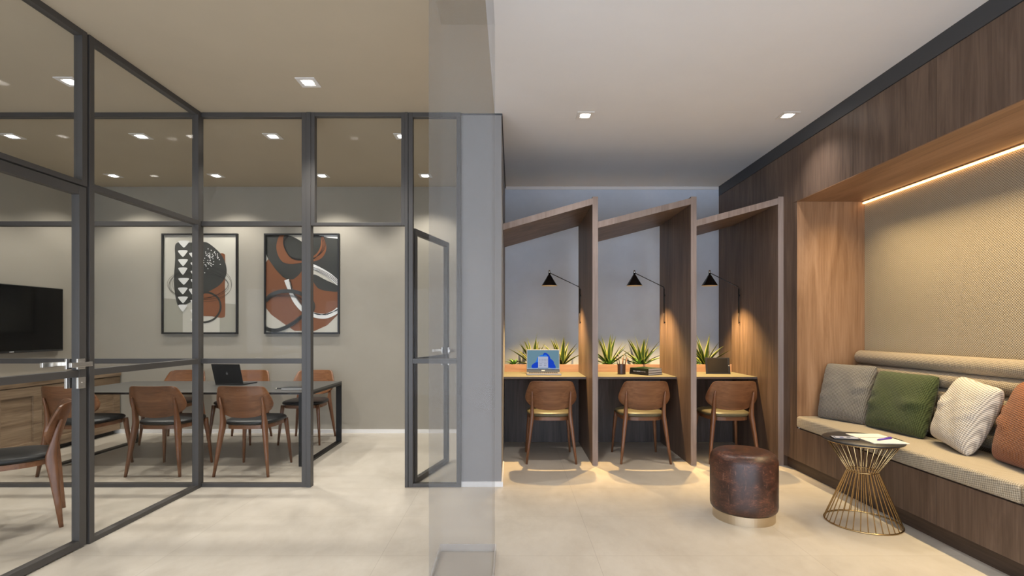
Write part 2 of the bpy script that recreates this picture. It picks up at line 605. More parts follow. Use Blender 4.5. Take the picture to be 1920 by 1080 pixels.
R1, R2 = (.99, 1.03), (2.092, 2.129)
glazed('window_1', 'glazed panel between the corner post and the doorway, in front of the table', (-2.533, YG), (-1.647, YG), 0, H, (R1, R2))
glazed('window_2', 'wide glazed panel of the glass front running on behind the side room', (XL, YG), (-2.536, YG), 0, H, (R1, R2), jambs=(True, False))
glazed('window_3', 'glazed panel above the doorway of the meeting room', (-1.609, YG), (-.857, YG), 2.095, H, fw=.03)
b = MB()
b.box(-1.645, -1.609, YG - .03, YG + .03, 0, H, bevel=.002)
struct('trim_3', b, 'frame', 'graphite door post on the table side of the doorway', 'trim')
b = MB()
b.box(-.857, -.832, YG - .03, YG + .03, 0, H, bevel=.002)
struct('trim_4', b, 'frame', 'graphite door post where the open glass door hangs', 'trim')
glazed('window_4', 'narrow glazed side panel between the open door and the grey wall end', (-.830, YG), (WD0, YG), 0, H, (R1,))
glazed('window_5', 'tall glazed panel of the side partition beside the glass corner', (XG, YG - .028), (XG, 3.012), 0, H, (R1, R2))
glazed('window_6', 'glazed panel above the closed glass door', (XG, 2.997), (XG, 2.06), 2.098, H)


def lever(root, x, z, side, flip=1):
    """handle set on one face of a stile (door local frame); side = +1 / -1 face"""
    g = MB()
    y = side * .026
    g.box(x - .026, x + .026, y, y + side * .012, z - .03, z + .03, bevel=.002)
    g.box(x - .011, x + .011, y + side * .012, y + side * .045, z - .011, z + .011, bevel=.001)
    g.box(x - .018 if flip > 0 else x - .125, x + .125 if flip > 0 else x + .018, y + side * .045, y + side * .062, z - .013, z + .013, bevel=.002)
    o = g.build('handle', 'chrome', root)
    o['label'] = 'satin metal lever handle'
    g = MB()
    zz = z - .108
    g.box(x - .026, x + .026, y, y + side * .014, zz - .032, zz + .032, bevel=.002)
    g.lathe([(0, 0), (.005, 0), (.005, .004), (0, .004)], 10, (x, y + side * .014, zz))
    o = g.build('lock_plate', 'chrome', root)
    o['label'] = 'square satin metal lock plate'


d1 = glazed('door_1', 'closed framed glass door of the side room with satin lever handle', (XG, 2.993), (XG, 2.10), 0.008, 2.09, (R1,), fw=.05, fd=.045, cat='door')
lever(d1, .052, 1.066, 1)
lever(d1, .052, 1.066, -1)
hx, hy = -.806, 4.165
ex, ey = -.615, 4.865
d2 = glazed('door_2', 'framed glass door standing open into the meeting room', (hx, hy), (ex, ey), 0.008, 2.085, (R1,), fw=.045, fd=.04, cat='door')
Ld = math.hypot(ex - hx, ey - hy)
lever(d2, Ld - .03, 1.066, 1, -1)
lever(d2, Ld - .03, 1.066, -1, -1)

# ------------------------------------------------------------------ joinery on the bench side
struct('wall_right', MB().box(XR, XR + .003, 4.53, 4.585, .102, 2.885).box(XR, XR + .05, 4.585, 4.75, .102, 2.885).box(XR, XR + .05, 4.75, YB, 0.0, 2.885), 'walnut', 'full-height dark walnut panelling beside the third booth', 'wall')
struct('wall_niche', MB().box(XN, XN + .1, Y0, 4.53, 0, 2.394), 'fabric', 'oatmeal woven fabric wall panel at the back of the bench niche', 'wall')
struct('wall_niche_side', MB().box(XR + .003, XN + .1, 4.53, 4.58, 0.40, 2.393), 'oakbrown', 'warm wood end panel closing the bench niche', 'wall')
struct('ceiling_niche', MB().box(XR, XN + .1, Y0, 4.58, 2.393, 2.398), 'oakbrown_y', 'warm wood soffit over the bench niche', 'ceiling')
struct('trim_5', MB().box(XR - .006, XR + .06, Y0, YB - .012, 2.885, H), 'trim_grey', 'dark grey ceiling trim running above the wood panelling', 'trim')
struct('trim_6', MB().box(XR + .035, XR + .06, Y0, 4.75, 0, .1015), 'plinth', 'recessed dark wood plinth under the bench', 'trim')
for i in range(4):
    y1 = 4.53 - .745 * i
    y0 = y1 - .745
    o = empty('overhead_cabinet', ['wood overhead cabinet next to the full-height walnut panelling',
                                   'wood overhead cabinet, second along from the walnut panelling',
                                   'wood overhead cabinet, third along from the walnut panelling',
                                   'wood overhead cabinet, fourth along from the walnut panelling'][i], 'cabinet', (XR, y0, 2.399), group='overhead cabinets above the bench')
    MB().box(.022, .55, .0, .745, .0, .48).build('body', 'walnut', o)
    MB().box(0, .02, .002, .743, 0, .484, bevel=.0015).build('door', 'walnut', o)
    o = empty('storage_bench', ['wood storage bench unit next to the end panel of the niche',
                                'wood storage bench unit behind the wire side table',
                                'wood storage bench unit below the cream cushion',
                                'wood storage bench unit below the rust cushions'][i], 'bench', (XR, y0, .102), group='storage bench units under the seat')
    MB().box(.022, .598, .0, .745, .0, .293).build('body', 'walnut', o)
    MB().box(0, .02, .002, .743, .0, .288, bevel=.0015).build('door', 'walnut', o)


def long_cushion(y0, y1):
    b = MB()
    x0, x1, z0, z1, r = XR - .008, 2.985, .396, .498, .022
    prof = []
    for (cx, cz, a0) in ((x0 + r, z1 - r, PI), (x1 - r, z1 - r, PI / 2), (x1 - r, z0 + r, 0), (x0 + r, z0 + r, -PI / 2)):
        for k in range(5):
            a = a0 - k * PI / 8
            prof.append((cx + r * math.cos(a), cz + r * math.sin(a)))
    n = len(prof)
    acc = [0]
    for k in range(n):
        p, q = prof[k], prof[(k + 1) % n]
        acc.append(acc[-1] + math.dist(p, q))
    ys = [y0, y0 + .012] + [lerp(y0 + .012, y1 - .012, k / 12) for k in range(1, 12)] + [y1 - .012, y1]
    grid = []
    for j, y in enumerate(ys):
        s = .975 if j in (0, len(ys) - 1) else 1
        grid.append([b.bm.verts.new((lerp((x0 + x1) / 2, p[0], s), y, lerp((z0 + z1) / 2, p[1], s if s == 1 else .9))) for p in prof])
    for j in range(len(ys) - 1):
        for k in range(n):
            k2 = (k + 1) % n
            b.face([grid[j][k], grid[j][k2], grid[j + 1][k2], grid[j + 1][k]],
                   [(ys[j], acc[k]), (ys[j], acc[k + 1]), (ys[j + 1], acc[k + 1]), (ys[j + 1], acc[k])], True)
    b.face(grid[0]); b.face(list(reversed(grid[-1])))
    return b


tag(long_cushion(2.535, 4.526).build('seat_cushion', 'seatfab'), 'long beige woven seat cushion carrying the grey, green and cream cushions', 'seat cushion')
tag(long_cushion(.6, 2.531).build('seat_cushion', 'seatfab'), 'beige woven seat cushion starting under the rust cushions at the picture edge', 'seat cushion')
bk = empty('channel_backrest', 'beige backrest of stacked horizontal fabric rolls behind the cushions', 'backrest', (3.06, 2.5, .5))
for k in range(5):
    b = MB()
    n = 20
    r = .0585
    prev = None
    ys = [-1.9] + [-1.9 + .02 * q for q in (1,)] + [-1.0, 0, 1.0] + [1.99, 2.008]
    rr = [r * .8, r, r, r, r, r, r * .75]
    rings = []
    for y, q in zip(ys, rr):
        rings.append([b.bm.verts.new((q * math.cos(2 * PI * a / n), y, q * math.sin(2 * PI * a / n))) for a in range(n)])
    for j in range(len(ys) - 1):
        for a in range(n):
            c0, c1 = 2 * PI * r * a / n, 2 * PI * r * (a + 1) / n
            b.face([rings[j][a], rings[j][(a + 1) % n], rings[j + 1][(a + 1) % n], rings[j + 1][a]],
                   [(ys[j], c0), (ys[j], c1), (ys[j + 1], c1), (ys[j + 1], c0)], True)
    b.face(rings[0]); b.face(list(reversed(rings[-1])))
    b.build('roll', 'rollfab', bk, (0, 0, .062 + .1152 * k))

ld = empty('led_strip', 'glowing warm LED strip along the top of the fabric wall', 'light', (XN, 0, 2.38))  # LED strip in a slim metal channel on the fabric wall
MB().box(-.026, -.001, .2, 4.528, .004, .013).build('channel', 'chrome', ld)
MB().box(-.022, -.005, .2, 4.525, -.008, .004).build('light_strip', 'led', ld)


# ------------------------------------------------------------------ cushions
def pillow(name, label, mat, bl, br, lean, size, seed, thick=.15, tilt=0.0, group='loose cushions on the bench'):
    """bl, br: bottom corners in plan (as seen), lean = how far the top leans back"""
    rnd = random.Random(seed)
    bl, br = Vector((*bl, 0)), Vector((*br, 0))
    ax = (br - bl).normalized()
    nrm = Vector((ax.y, -ax.x, 0))
    if nrm.x > 0:
        nrm = -nrm
    up = (Vector((0, 0, 1)) * math.sqrt(max(.01, 1 - (lean / size) ** 2)) - nrm * (lean / size)).normalized()
    fr = ax.cross(up).normalized()
    if fr.dot(nrm) < 0:
        fr = -fr
    W = (br - bl).length
    b = MB()
    N = 30
    wr = [(rnd.uniform(-.3, .3), rnd.choice((-1, 1)) * rnd.uniform(.55, .8), rnd.uniform(-.5, .5), rnd.uniform(.007, .014)) for _ in range(8)]

    def pt(u, v, s):
        e = .045
        cr = 1 - .055 * (abs(u * v)) ** 5
        x = u * (1 - e * (1 - v * v) * abs(u) ** 3) * W / 2 * cr
        z = v * (1 - e * (1 - u * u) * abs(v) ** 3) * size / 2 * cr
        th = (max(0, 1 - u ** 6) * max(0, 1 - v ** 6)) ** .5 * (1 - .42 * (u * u + v * v) / 2)
        w = 0
        for (dv, cu, sl, am) in wr:
            w += am * math.exp(-((u - cu) / .38) ** 2) * math.exp(-((v - dv - sl * (u - cu)) / .07) ** 2)
        w += .004 * math.sin(7 * u + 5 * v + seed) * (1 - u * u) * (1 - v * v)
        d = s * (thick / 2 * th) + (w if s > 0 else 0) * min(1, th * 1.5)
        x2 = x * math.cos(tilt) - z * math.sin(tilt)
        z2 = x * math.sin(tilt) + z * math.cos(tilt)
        return ax * x2 + up * z2 + fr * d

    g = {}
    for s in (1, -1):
        for i in range(N + 1):
            for j in range(N + 1):
                u, v = math.sin((2 * i / N - 1) * PI / 2), math.sin((2 * j / N - 1) * PI / 2)
                edge = i in (0, N) or j in (0, N)
                if edge and s < 0:
                    g[(s, i, j)] = g[(1, i, j)]
                else:
                    g[(s, i, j)] = b.bm.verts.new(pt(u, v, s))
    for s in (1, -1):
        for i in range(N):
            for j in range(N):
                q = [(i, j), (i + 1, j), (i + 1, j + 1), (i, j + 1)]
                vs = [g[(s, *k)] for k in q]
                uv = [(math.sin((2 * k[0] / N - 1) * PI / 2) * W / 2 + 1, math.sin((2 * k[1] / N - 1) * PI / 2) * size / 2 + 1) for k in q]
                b.face(vs, uv, True)
    zmin = min(v.co.z for v in b.bm.verts)
    mid = (bl + br) / 2
    loc = Vector((mid.x, mid.y, .497 - zmin)) - nrm * (lean / 2) 
    o = b.build(name, mat, loc=loc)
    return tag(o, label, 'cushion', group)


pillow('cushion', 'grey woven cushion leaning in the corner by the niche end panel', 'cgrey', (2.66, 4.47), (2.83, 4.07), .13, .50, 3)
pillow('cushion', 'olive green woven cushion between the grey and the cream one', 'cgreen', (2.80, 4.07), (2.86, 3.55), .13, .47, 11)
pillow('cushion', 'cream woven cushion tilted against the fabric rolls', 'ccream', (2.865, 3.50), (2.745, 3.06), .16, .46, 5, .17, -.10)
pillow('cushion', 'rust orange woven cushion in front at the picture edge', 'crust', (2.845, 3.03), (2.71, 2.50), .15, .50, 8, .20)
pillow('cushion', 'rust cushion half hidden behind the rust orange one', 'crust', (2.955, 3.13), (2.95, 2.87), .02, .32, 9, .06)


# ------------------------------------------------------------------ work booths
YF, YK = 4.75, 5.755           # front and back of the dividing fins
fins = [(.747, .798), (1.66, 1.712), (2.469, 2.5195)]
lefts = [(WD1 + .0005, 2.243), (.7985, 2.263), (1.7125, 2.278)]
names = ['first work booth, against the grey wall end, with a laptop on its desk', 'middle work booth with books and a pencil cup on its desk',
         'third work booth, against the walnut panelling, with a tablet on its desk']
for (f0, f1), (l0, zl), lab in zip(fins, lefts, names):
    root = empty('work_booth', lab, 'booth', (0, 0, 0), group='walnut work booths')
    ztop = 2.495
    b = MB().box(f0, f1, YF + .003, YK, 0, ztop)
    b.mi = 1
    b.box(f0, f1, YF, YF + .0029, 0, ztop)
    b.build('side_panel', ['walnut', 'pale_front'], root)
    b = MB()
    t = .058
    # canopy board sloping down from the fin
    dz = (ztop - zl)
    b.prism([(l0, YF + .003, zl - t), (f0 - .0005, YF + .003, zl + dz * (f0 - l0) / (f1 - l0) - t), (f0 - .0005, YF + .003, zl + dz * (f0 - l0) / (f1 - l0)), (l0, YF + .003, zl)], (0, YK - YF - .003, 0))
    b.mi = 1
    b.prism([(l0, YF, zl - t), (f0 - .0005, YF, zl + dz * (f0 - l0) / (f1 - l0) - t), (f0 - .0005, YF, zl + dz * (f0 - l0) / (f1 - l0)), (l0, YF, zl)], (0, .0029, 0))
    b.build('canopy', ['walnut_x', 'pale_front'], root)
    b = MB()
    b.box(l0, f0 - .0005, 5.16, YK, .762, .785)
    b.mi = 1
    b.box(l0, f0 - .0005, 5.157, 5.16, .757, .785)
    b.box(l0, f0 - .0005, 5.157, YK, .757, .762)
    b.build('desk_top', ['desk', 'deskedge'], root)
    MB().box(l0, f0 - .0005, YK - .022, YK - .002, 0.0, .757).build('back_panel', 'modesty', root)

pc = empty('planter_box', 'long pinkish wood planter behind the three desks', 'planter', (0, 0, 0))
MB().box(WD1 + .001, XR - .001, 5.758, 6.235, 0, .74).build('body', 'modesty', pc)
MB().box(WD1 + .001, XR - .001, 5.758, 5.78, .7405, .868).build('front_board', 'planter', pc)
MB().box(WD1 + .001, XR - .001, 5.78, 6.235, .7405, .835).build('soil', 'soil', pc)


def leaf(b, base, az, elev, length, width, droop, edge=True, twist=0.0):
    n = 9
    d = Vector((math.cos(az), math.sin(az), 0))
    side = Vector((-math.sin(az), math.cos(az), 0))
    p = Vector(base)
    rows = []
    e = elev
    for i in range(n + 1):
        t = i / n
        w = width * (math.sin(PI * min(1, .16 + t * .84)) ** .8) * (1 - t ** 3 * .55)
        if i == n:
            w = .0008
        dirv = d * math.cos(e) + Vector((0, 0, 1)) * math.sin(e)
        nv = side.cross(dirv)
        s2 = side * math.cos(twist * t) + nv * math.sin(twist * t)
        n2 = s2.cross(dirv)
        rows.append([b.bm.verts.new(p + s2 * w * u + n2 * abs(u) * w * -.45) for u in (-1, -.72, 0, .72, 1)])
        p = p + dirv * (length / n)
        e -= droop / n * (0.3 + 1.4 * t)
    for a, c in zip(rows, rows[1:]):
        for k in range(4):
            b.mi = (1 if edge and k in (0, 3) else 0)
            b.face([a[k], a[k + 1], c[k + 1], c[k]], smooth=True)


def spiky(name, label, x, y, seed, hgt=.36, bounds=(-9, 9)):
    rnd = random.Random(seed)
    b = MB()
    nl = 18
    for i in range(nl):
        t = i / nl
        az = i * 2.399 + rnd.uniform(-.25, .25)
        el = lerp(1.45, .32, t ** .9) + rnd.uniform(-.08, .08)
        L = hgt * lerp(1.0, .78, t) * rnd.uniform(.85, 1.05)
        leaf(b, (.012 * math.cos(az), .012 * math.sin(az), 0), az, el, L, rnd.uniform(.020, .028), rnd.uniform(.05, .55) * (.4 + t), True, rnd.uniform(-.5, .5))
    for v in b.bm.verts:           # stay between the panels and the wall
        v.co.x = min(max(v.co.x, bounds[0] - x), bounds[1] - x)
        v.co.y = min(max(v.co.y, 5.80 - y if v.co.z < .05 else 5.62 - y), 6.225 - y)
    o = b.build(name, ['leafgreen', 'leafedge'], loc=(x, y, .834), normals=False)
    return tag(o, label, 'plant', 'variegated plants in the planter')


def rosette(name, label, x, y, seed, size=.13):
    rnd = random.Random(seed)
    b = MB()
    for i in range(16):
        az = i * 2.399
        leaf(b, (0, 0, 0), az, lerp(1.3, .5, i / 16), size * rnd.uniform(.8, 1.1), .013, rnd.uniform(.8, 1.9), False)
    o = b.build(name, ['leafbright', 'leafedge'], loc=(x, y, .834), normals=False)
    return tag(o, label, 'plant', 'small green plants in the planter')


B1, B2, B3 = (-.07, 2.5), (-.07, 2.5), (-.07, 2.5)
spiky('spiky_plant', 'yellow edged spiky plant rising directly behind the open laptop', .245, 5.99, 1, .40, B1)
spiky('spiky_plant', 'yellow edged spiky plant between the laptop and the first booth panel', .585, 5.98, 2, .38, B1)
spiky('spiky_plant', 'yellow edged spiky plant behind the pencil cup', 1.13, 5.99, 13, .39, B2)
spiky('spiky_plant', 'yellow edged spiky plant behind the stack of books', 1.515, 5.98, 4, .40, B2)
spiky('spiky_plant', 'yellow edged spiky plant behind the black tablet', 2.25, 5.98, 5, .39, B3)
rosette('leafy_plant', 'small green rosette next to the grey wall end', .02, 5.90, 21)
rosette('leafy_plant', 'small green rosette in front of the spiky plant by the pencil cup', 1.115, 5.87, 22)
rosette('leafy_plant', 'small green rosette beside the pencil cup, towards the books', 1.46, 5.87, 23, .14)
rosette('leafy_plant', 'small green rosette beside the tablet', 2.08, 5.87, 24, .12)


# ------------------------------------------------------------------ wall lamps in the booths
def make_lamp(label):
    r = empty('wall_lamp', label, 'lamp', group='black cone reading lamps')
    # origin on the fin face; the lamp reaches towards -x
    a = .345
    b = MB()
    b.tube([(-.012, 0, 1.325), (-.012, 0, 1.45)], .004, 8)
    b.tube([(-.012, 0, 1.44), (-.012, 0, 1.70)], .0065, 8)
    b.box(-.012, 0, -.006, .006, 1.33, 1.345)
    b.box(-.012, 0, -.006, .006, 1.62, 1.64)
    b.build('pole', 'blacksteel', r)
    b = MB()
    b.tube([(-.012, 0, 1.695), (-.013, 0, 1.712), (-.022, 0, 1.724), (-a + .008, -.045, 1.868)], .0045, 8)
    b.build('arm', 'lampblack', r)
    b = MB()
    b.lathe([(.0, .156), (.010, .155), (.011, .120), (.0135, .118), (.084, .002), (.085, 0), (.083, 0), (.0125, .115), (.0, .116)], 36)
    o = b.build('lamp_shade', ['lampblack', 'lampinner'], r, (-a, -.048, 1.732))
    for f in o.data.polygons:
        c = f.center
        if f.normal.z < -.2 or (c.z < .1165 and f.normal.x * c.x + f.normal.y * c.y < 0):
            f.material_index = 1
    MB().lathe([(0, .172), (.0095, .171), (.0105, .152), (.0105, .128), (0, .128)], 20).build('cap', 'chrome', r, (-a, -.048, 1.727))
    MB().lathe([(0, -.02), (.014, -.014), (.02, 0), (.016, .014), (.008, .024), (.0, .026)], 16).build('bulb', 'bulb', r, (-a, -.048, 1.80))
    return r


lamp = make_lamp('black cone lamp above the open laptop')
lamps = [lamp] + [copy_tree(lamp) for _ in range(2)]
for o, (f0, _), lab in zip(lamps, fins, ('black cone lamp above the open laptop', 'black cone lamp above the books and pencil cup', 'black cone lamp above the black tablet')):
    o.location = (f0, 5.55, 0)
    o['label'] = lab
    li = bpy.data.lights.new('reading_lamp_light', 'SPOT')
    li.energy = 215
    li.color = (1.0, .67, .29)
    li.spot_size = math.radians(104)
    li.spot_blend = .75
    li.shadow_soft_size = .02
    lo = bpy.data.objects.new('reading_lamp_light', li)
    COL.objects.link(lo)
    lo.location = (f0 - .345, 5.502, 1.775)


# ------------------------------------------------------------------ chairs
def outline(scale=1.0, z=0.0, hw_f=.232, hw_r=.205, yf=.245, yr=-.20, n=44, e=.62):
    pts = []
    for k in range(n):
        a = 2 * PI * k / n
        c, s = math.cos(a), math.sin(a)
        c, s = math.copysign(abs(c) ** e, c), math.copysign(abs(s) ** e, s)
        y = lerp(yr, yf, (s + 1) / 2)
        w = lerp(hw_r, hw_f, (s + 1) / 2)
        yc = (yf + yr) / 2
        pts.append((c * w * scale, yc + (y - yc) * scale, z))
    return pts


BACK = [(.501, 0.0), (.503, .06), (.508, .105), (.516, .14), (.53, .175), (.548, .203), (.57, .226), (.595, .240), (.62, .2445), (.65, .241), (.68, .233),
        (.71, .223), (.735, .214), (.752, .207), (.765, .199), (.774, .186), (.779, .168), (.781, .14)]


def make_chair(label, padmat):
    r = empty('conference_chair', label, 'chair')
    b = MB()
    b.rings([outline(.90, .432), outline(.985, .436), outline(1.02, .446), outline(1.02, .456), outline(.985, .466), outline(.90, .473), outline(.6, .479), outline(.25, .481)])
    b.build('seat', padmat, r)
    b = MB()
    o1, o2 = outline(.93, .398), outline(.93, .431)
    i1, i2 = outline(.82, .398), outline(.82, .431)
    b.rings([i1, o1, o2, i2, i1], cap=False, smooth=False)
    b.build('seat_rail', 'chair', r)
    # curved veneer backrest
    b = MB()
    nu = 16
    th = .012

    def yb(x, z):
        return -.214 - (z - .50) * .27 + 1.35 * x * x

    front, back = [], []
    for (z, w) in BACK:
        front.append([b.bm.verts.new((u * w, yb(u * w, z) + th / 2, z)) for u in [(-1 + 2 * k / nu) for k in range(nu + 1)]])
        back.append([b.bm.verts.new((u * w, yb(u * w, z) - th / 2, z)) for u in [(-1 + 2 * k / nu) for k in range(nu + 1)]])
    for g in (front, back):
        for a, c in zip(g, g[1:]):
            for k in range(nu):
                b.face([a[k], a[k + 1], c[k + 1], c[k]], smooth=True)
    for k in (0, nu):
        for i in range(len(BACK) - 1):
            b.face([front[i][k], back[i][k], back[i + 1][k], front[i + 1][k]])
    for i in (0, len(BACK) - 1):
        for k in range(nu):
            b.face([front[i][k], front[i][k + 1], back[i][k + 1], back[i][k]])
    bmesh.ops.remove_doubles(b.bm, verts=b.bm.verts, dist=1e-5)
    b.build('backrest', 'chair', r)
    for s in (-1, 1):
        b = MB()
        pts = [(s * .233, -.240, 0), (s * .214, -.222, .16), (s * .194, -.203, .33), (s * .184, -.192, .41), (s * .180, -.190, .455), (s * .179, -.200, .52), (s * .180, -.214, .60), (s * .181, -.236, .672), (s * .181, -.238, .682)]
        rad = [(.010, .0115), (.0135, .018), (.018, .027), (.0195, .032), (.019, .030), (.0165, .022), (.013, .016), (.008, .010), (.004, .005)]
        b.tube(pts, rad, 12, square=.35)
        b.build('leg', 'chair_z', r)
    for s in (-1, 1):
        b = MB()
        b.tube([(s * .226, .240, 0), (s * .212, .222, .2), (s * .196, .203, .38), (s * .192, .198, .431)], [(.0095, .0095), (.014, .0145), (.0185, .019), (.019, .020)], 12, square=.35)
        b.build('leg', 'chair_z', r)
    return r


spots = [
    (-3.83, 4.62, 0, 'conference chair at the near side of the table, in front of the sideboard'),
    (-3.075, 4.62, 0, 'conference chair in the middle of the table side nearest the glass'),
    (-2.32, 4.62, 0, 'conference chair in front of the table, directly in front of the laptop'),
    (-3.83, 5.81, PI, 'conference chair behind the table, below the print with white triangles'),
    (-3.075, 5.81, PI, 'conference chair behind the table, backrest partly hidden by the laptop'),
    (-2.32, 5.81, PI, 'conference chair behind the table, below the rust and charcoal print'),
    (-3.215, 3.30, math.atan2(-.64, -.77) - PI / 2, 'conference chair in the side room behind the closed glass door'),
]
first = None
for i, (x, y, rz, lab) in enumerate(spots):
    o = make_chair(lab, 'pad') if first is None else copy_tree(first)
    first = first or o
    o.location = (x, y, 0)
    o.rotation_euler = (0, 0, rz)
    o['label'] = lab
    o['group'] = 'walnut conference chairs of the meeting room'
first = None
for x, y, lab in ((.37, 5.035, 'wooden chair with olive-sheened seat at the laptop desk'), (1.255, 5.035, 'wooden chair with olive-sheened seat at the desk with books'),
                  (2.085, 5.035, 'wooden chair with olive-sheened seat behind the leather pouf, at the tablet desk')):
    o = make_chair(lab, 'pad_sheen') if first is None else copy_tree(first)
    first = first or o
    o.location = (x, y, 0)
    o['label'] = lab
    o['group'] = 'wooden chairs of the work booths'

# ------------------------------------------------------------------ meeting table
TX0, TX1, TY0, TY1, TZ = -4.235, -1.905, 4.71, 5.73, .684
t = empty('meeting_table', 'long dark grey meeting table on black steel loop legs', 'table', ((TX0 + TX1) / 2, (TY0 + TY1) / 2, 0))
cx, cy = (TX0 + TX1) / 2, (TY0 + TY1) / 2
hx_, hy_ = (TX1 - TX0) / 2, (TY1 - TY0) / 2
b = MB().box(-hx_, hx_, -hy_, hy_, TZ - .006, TZ)
b.mi = 1
b.box(-hx_, hx_ - .001, -hy_, hy_, TZ - .02, TZ - .006)  # black lower layer paints in the shade on the front edge
b.mi = 0
b.box(hx_ - .001, hx_, -hy_, hy_, TZ - .02, TZ - .006)
b.build('tabletop', ['tabletop', 'blacksteel'], t)
for s in (-1, 1):
    b = MB()
    x0, x1 = sorted((s * hx_, s * (hx_ - .058)))
    b.box(x0, x1, -hy_, -hy_ + .022, 0, TZ - .0205)
    b.box(x0, x1, hy_ - .022, hy_, 0, TZ - .0205)
    b.box(x0, x1, -hy_ + .022, hy_ - .022, 0, .018)
    b.box(x0, x1, -hy_ + .022, hy_ - .022, TZ - .043, TZ - .0205)
    b.build('leg', 'blacksteel', t)


def laptop(name, label, loc, rotz, w, d, lid_h, ang, bodymat, screen=False):
    """base in front (-y) of the hinge, screen facing -y"""
    r = empty(name, label, 'laptop', loc, rotz)
    b = MB()
    b.box(-w / 2, w / 2, -d, 0, .001, .014, bevel=.003)
    b.build('base', bodymat, r)
    b = MB()
    rows, cols = 5, 14
    for i in range(rows):
        for j in range(cols):
            x0 = -w * .43 + j * (w * .86 / cols)
            y0 = -d * .10 - (i + 1) * d * .095
            b.box(x0, x0 + w * .86 / cols * .85, y0, y0 + d * .078, .0142, .0158)
    k = b.build('keyboard', 'keys', r)
    MB().box(-w * .15, w * .15, -d * .95, -d * .66, .0142, .0148).build('touchpad', 'alu', r)
    lid = MB()
    lid.box(-w / 2, w / 2, -.006, 0, 0, lid_h, bevel=.0025)
    lo = lid.build('lid', bodymat, r, (0, 0, .014))
    lo.rotation_euler = (-ang, 0, 0)
    sb = MB()
    sb.box(-w / 2 + .008, w / 2 - .008, -.0072, -.0060, .034, lid_h - .010)
    so = sb.build('screen', 's_bg' if screen else 'screenoff', lo)
    return r, lo, so


# laptop on the meeting table: lid turned towards the glass
lp, lid, _ = laptop('laptop', 'dark grey laptop open on the meeting table, lid towards the glass', (-2.945, 5.33, TZ), PI - .16, .325, .225, .215, .28, 'blackplastic')
b = MB()


def disc(b, c, rx, rz, y, n=28, a0=0, a1=2 * PI, rot=0.0):
    pts = []
    for k in range(n):
        a = a0 + (a1 - a0) * k / (n if a1 - a0 > 6.2 else n - 1)
        px, pz = rx * math.cos(a), rz * math.sin(a)
        pts.append((c[0] + px * math.cos(rot) - pz * math.sin(rot), y, c[1] + px * math.sin(rot) + pz * math.cos(rot)))
    vs = [b.bm.verts.new(p) for p in pts]
    b.face(vs)


# fruit-shaped mark on the lid
lz = .112
ap = []
for k in range(40):
    a = PI / 2 + 2 * PI * k / 40
    rr_ = .0125 * (1 - .16 * math.exp(-((k if k < 20 else 40 - k) / 3.0) ** 2) - .08 * math.exp(-((k - 20) / 2.2) ** 2))
    x, z = rr_ * math.cos(a), rr_ * 1.08 * math.sin(a)
    dx, dz = x + .0145, z - .001            # bite
    if math.hypot(dx, dz) < .0062:
        q = .0062 / max(1e-5, math.hypot(dx, dz))
        x, z = -.0145 + dx * q, .001 + dz * q
    ap.append((x, .0008, lz + z))
b.face([b.bm.verts.new(p) for p in ap])
lf = [(0, .0008, lz + .0135), (.0005, .0008, lz + .019), (-.0045, .0008, lz + .0205), (-.005, .0008, lz + .0155)]
b.face([b.bm.verts.new(p) for p in lf])
b.build('logo', 'logo', lid, normals=False)

nb = empty('notebook', 'black notebook lying on the meeting table near the doorway post', 'notebook', (-2.105, 4.955, TZ), .06)
MB().box(-.10, .10, -.075, .075, 0.0, .003, bevel=.001).build('cover', 'bookblack', nb)
MB().box(-.097, .098, -.072, .072, .003, .020).build('pages', 'pages', nb)
MB().box(-.10, .10, -.075, .075, .020, .024, bevel=.001).build('cover', 'bookblack', nb)
pn = empty('ballpoint_pen', 'black and silver pen beside the black notebook', 'pen', (-2.235, 4.985, TZ + .006), .45)
MB().tube([(-.05, 0, 0), (.06, 0, 0)], .0055, 10).build('barrel', 'blackplastic', pn)
MB().tube([(-.07, 0, 0), (-.062, 0, 0), (-.05, 0, 0)], [.001, .0035, .0055], 10).build('tip', 'chrome', pn)

# ------------------------------------------------------------------ sideboard and TV
sx = -4.76
sb = empty('sideboard', 'rustic oak sideboard under the television', 'sideboard', (sx, 5.2, 0))
MB().box(-.325, .012, -1.045, 1.02, .702, .742, bevel=.002).build('top', 'sideboard', sb)
MB().box(-.325, -.022, -1.04, 1.018, .05, .698).build('body', 'sideboard', sb)
MB().box(-.30, -.05, -1.0, .98, 0, .05).build('plinth', 'dark', sb)
for k in range(4):
    y1 = 1.018 - .515 * k - .002
    y0 = y1 - .511
    b = MB()
    z0, z1, st = .052, .694, .092
    b.box(-.020, 0, y0, y0 + st, z0, z1)
    b.box(-.020, 0, y1 - st, y1, z0, z1)
    b.box(-.020, 0, y0 + st, y1 - st, z0, z0 + st)
    b.box(-.020, 0, y0 + st, y1 - st, z1 - st, z1)
    b.box(-.020, -.0185, y0 + st, y1 - st, z0 + st, z1 - st)
    b.build('door', 'sideboard', sb)

tv = empty('television', 'flat black television mounted on the wall above the sideboard', 'tv', (XL, 5.15, 1.37))
MB().box(.0, .035, -.25, .25, -.2, .2).build('wall_mount', 'dark', tv)
MB().box(.035, .058, -.59, .59, -.345, .345, bevel=.003).build('body', 'blackplastic', tv)
MB().box(.058, .0595, -.583, .583, -.325, .338).build('screen', 'screenoff', tv)
b = MB()
for k, w in enumerate((.008, .009, .009, .008)):
    b.box(.058, .0592, -.022 + k * .012, -.022 + k * .012 + w * .8, -.338, -.3305)
b.build('logo', 'whitemark', tv)


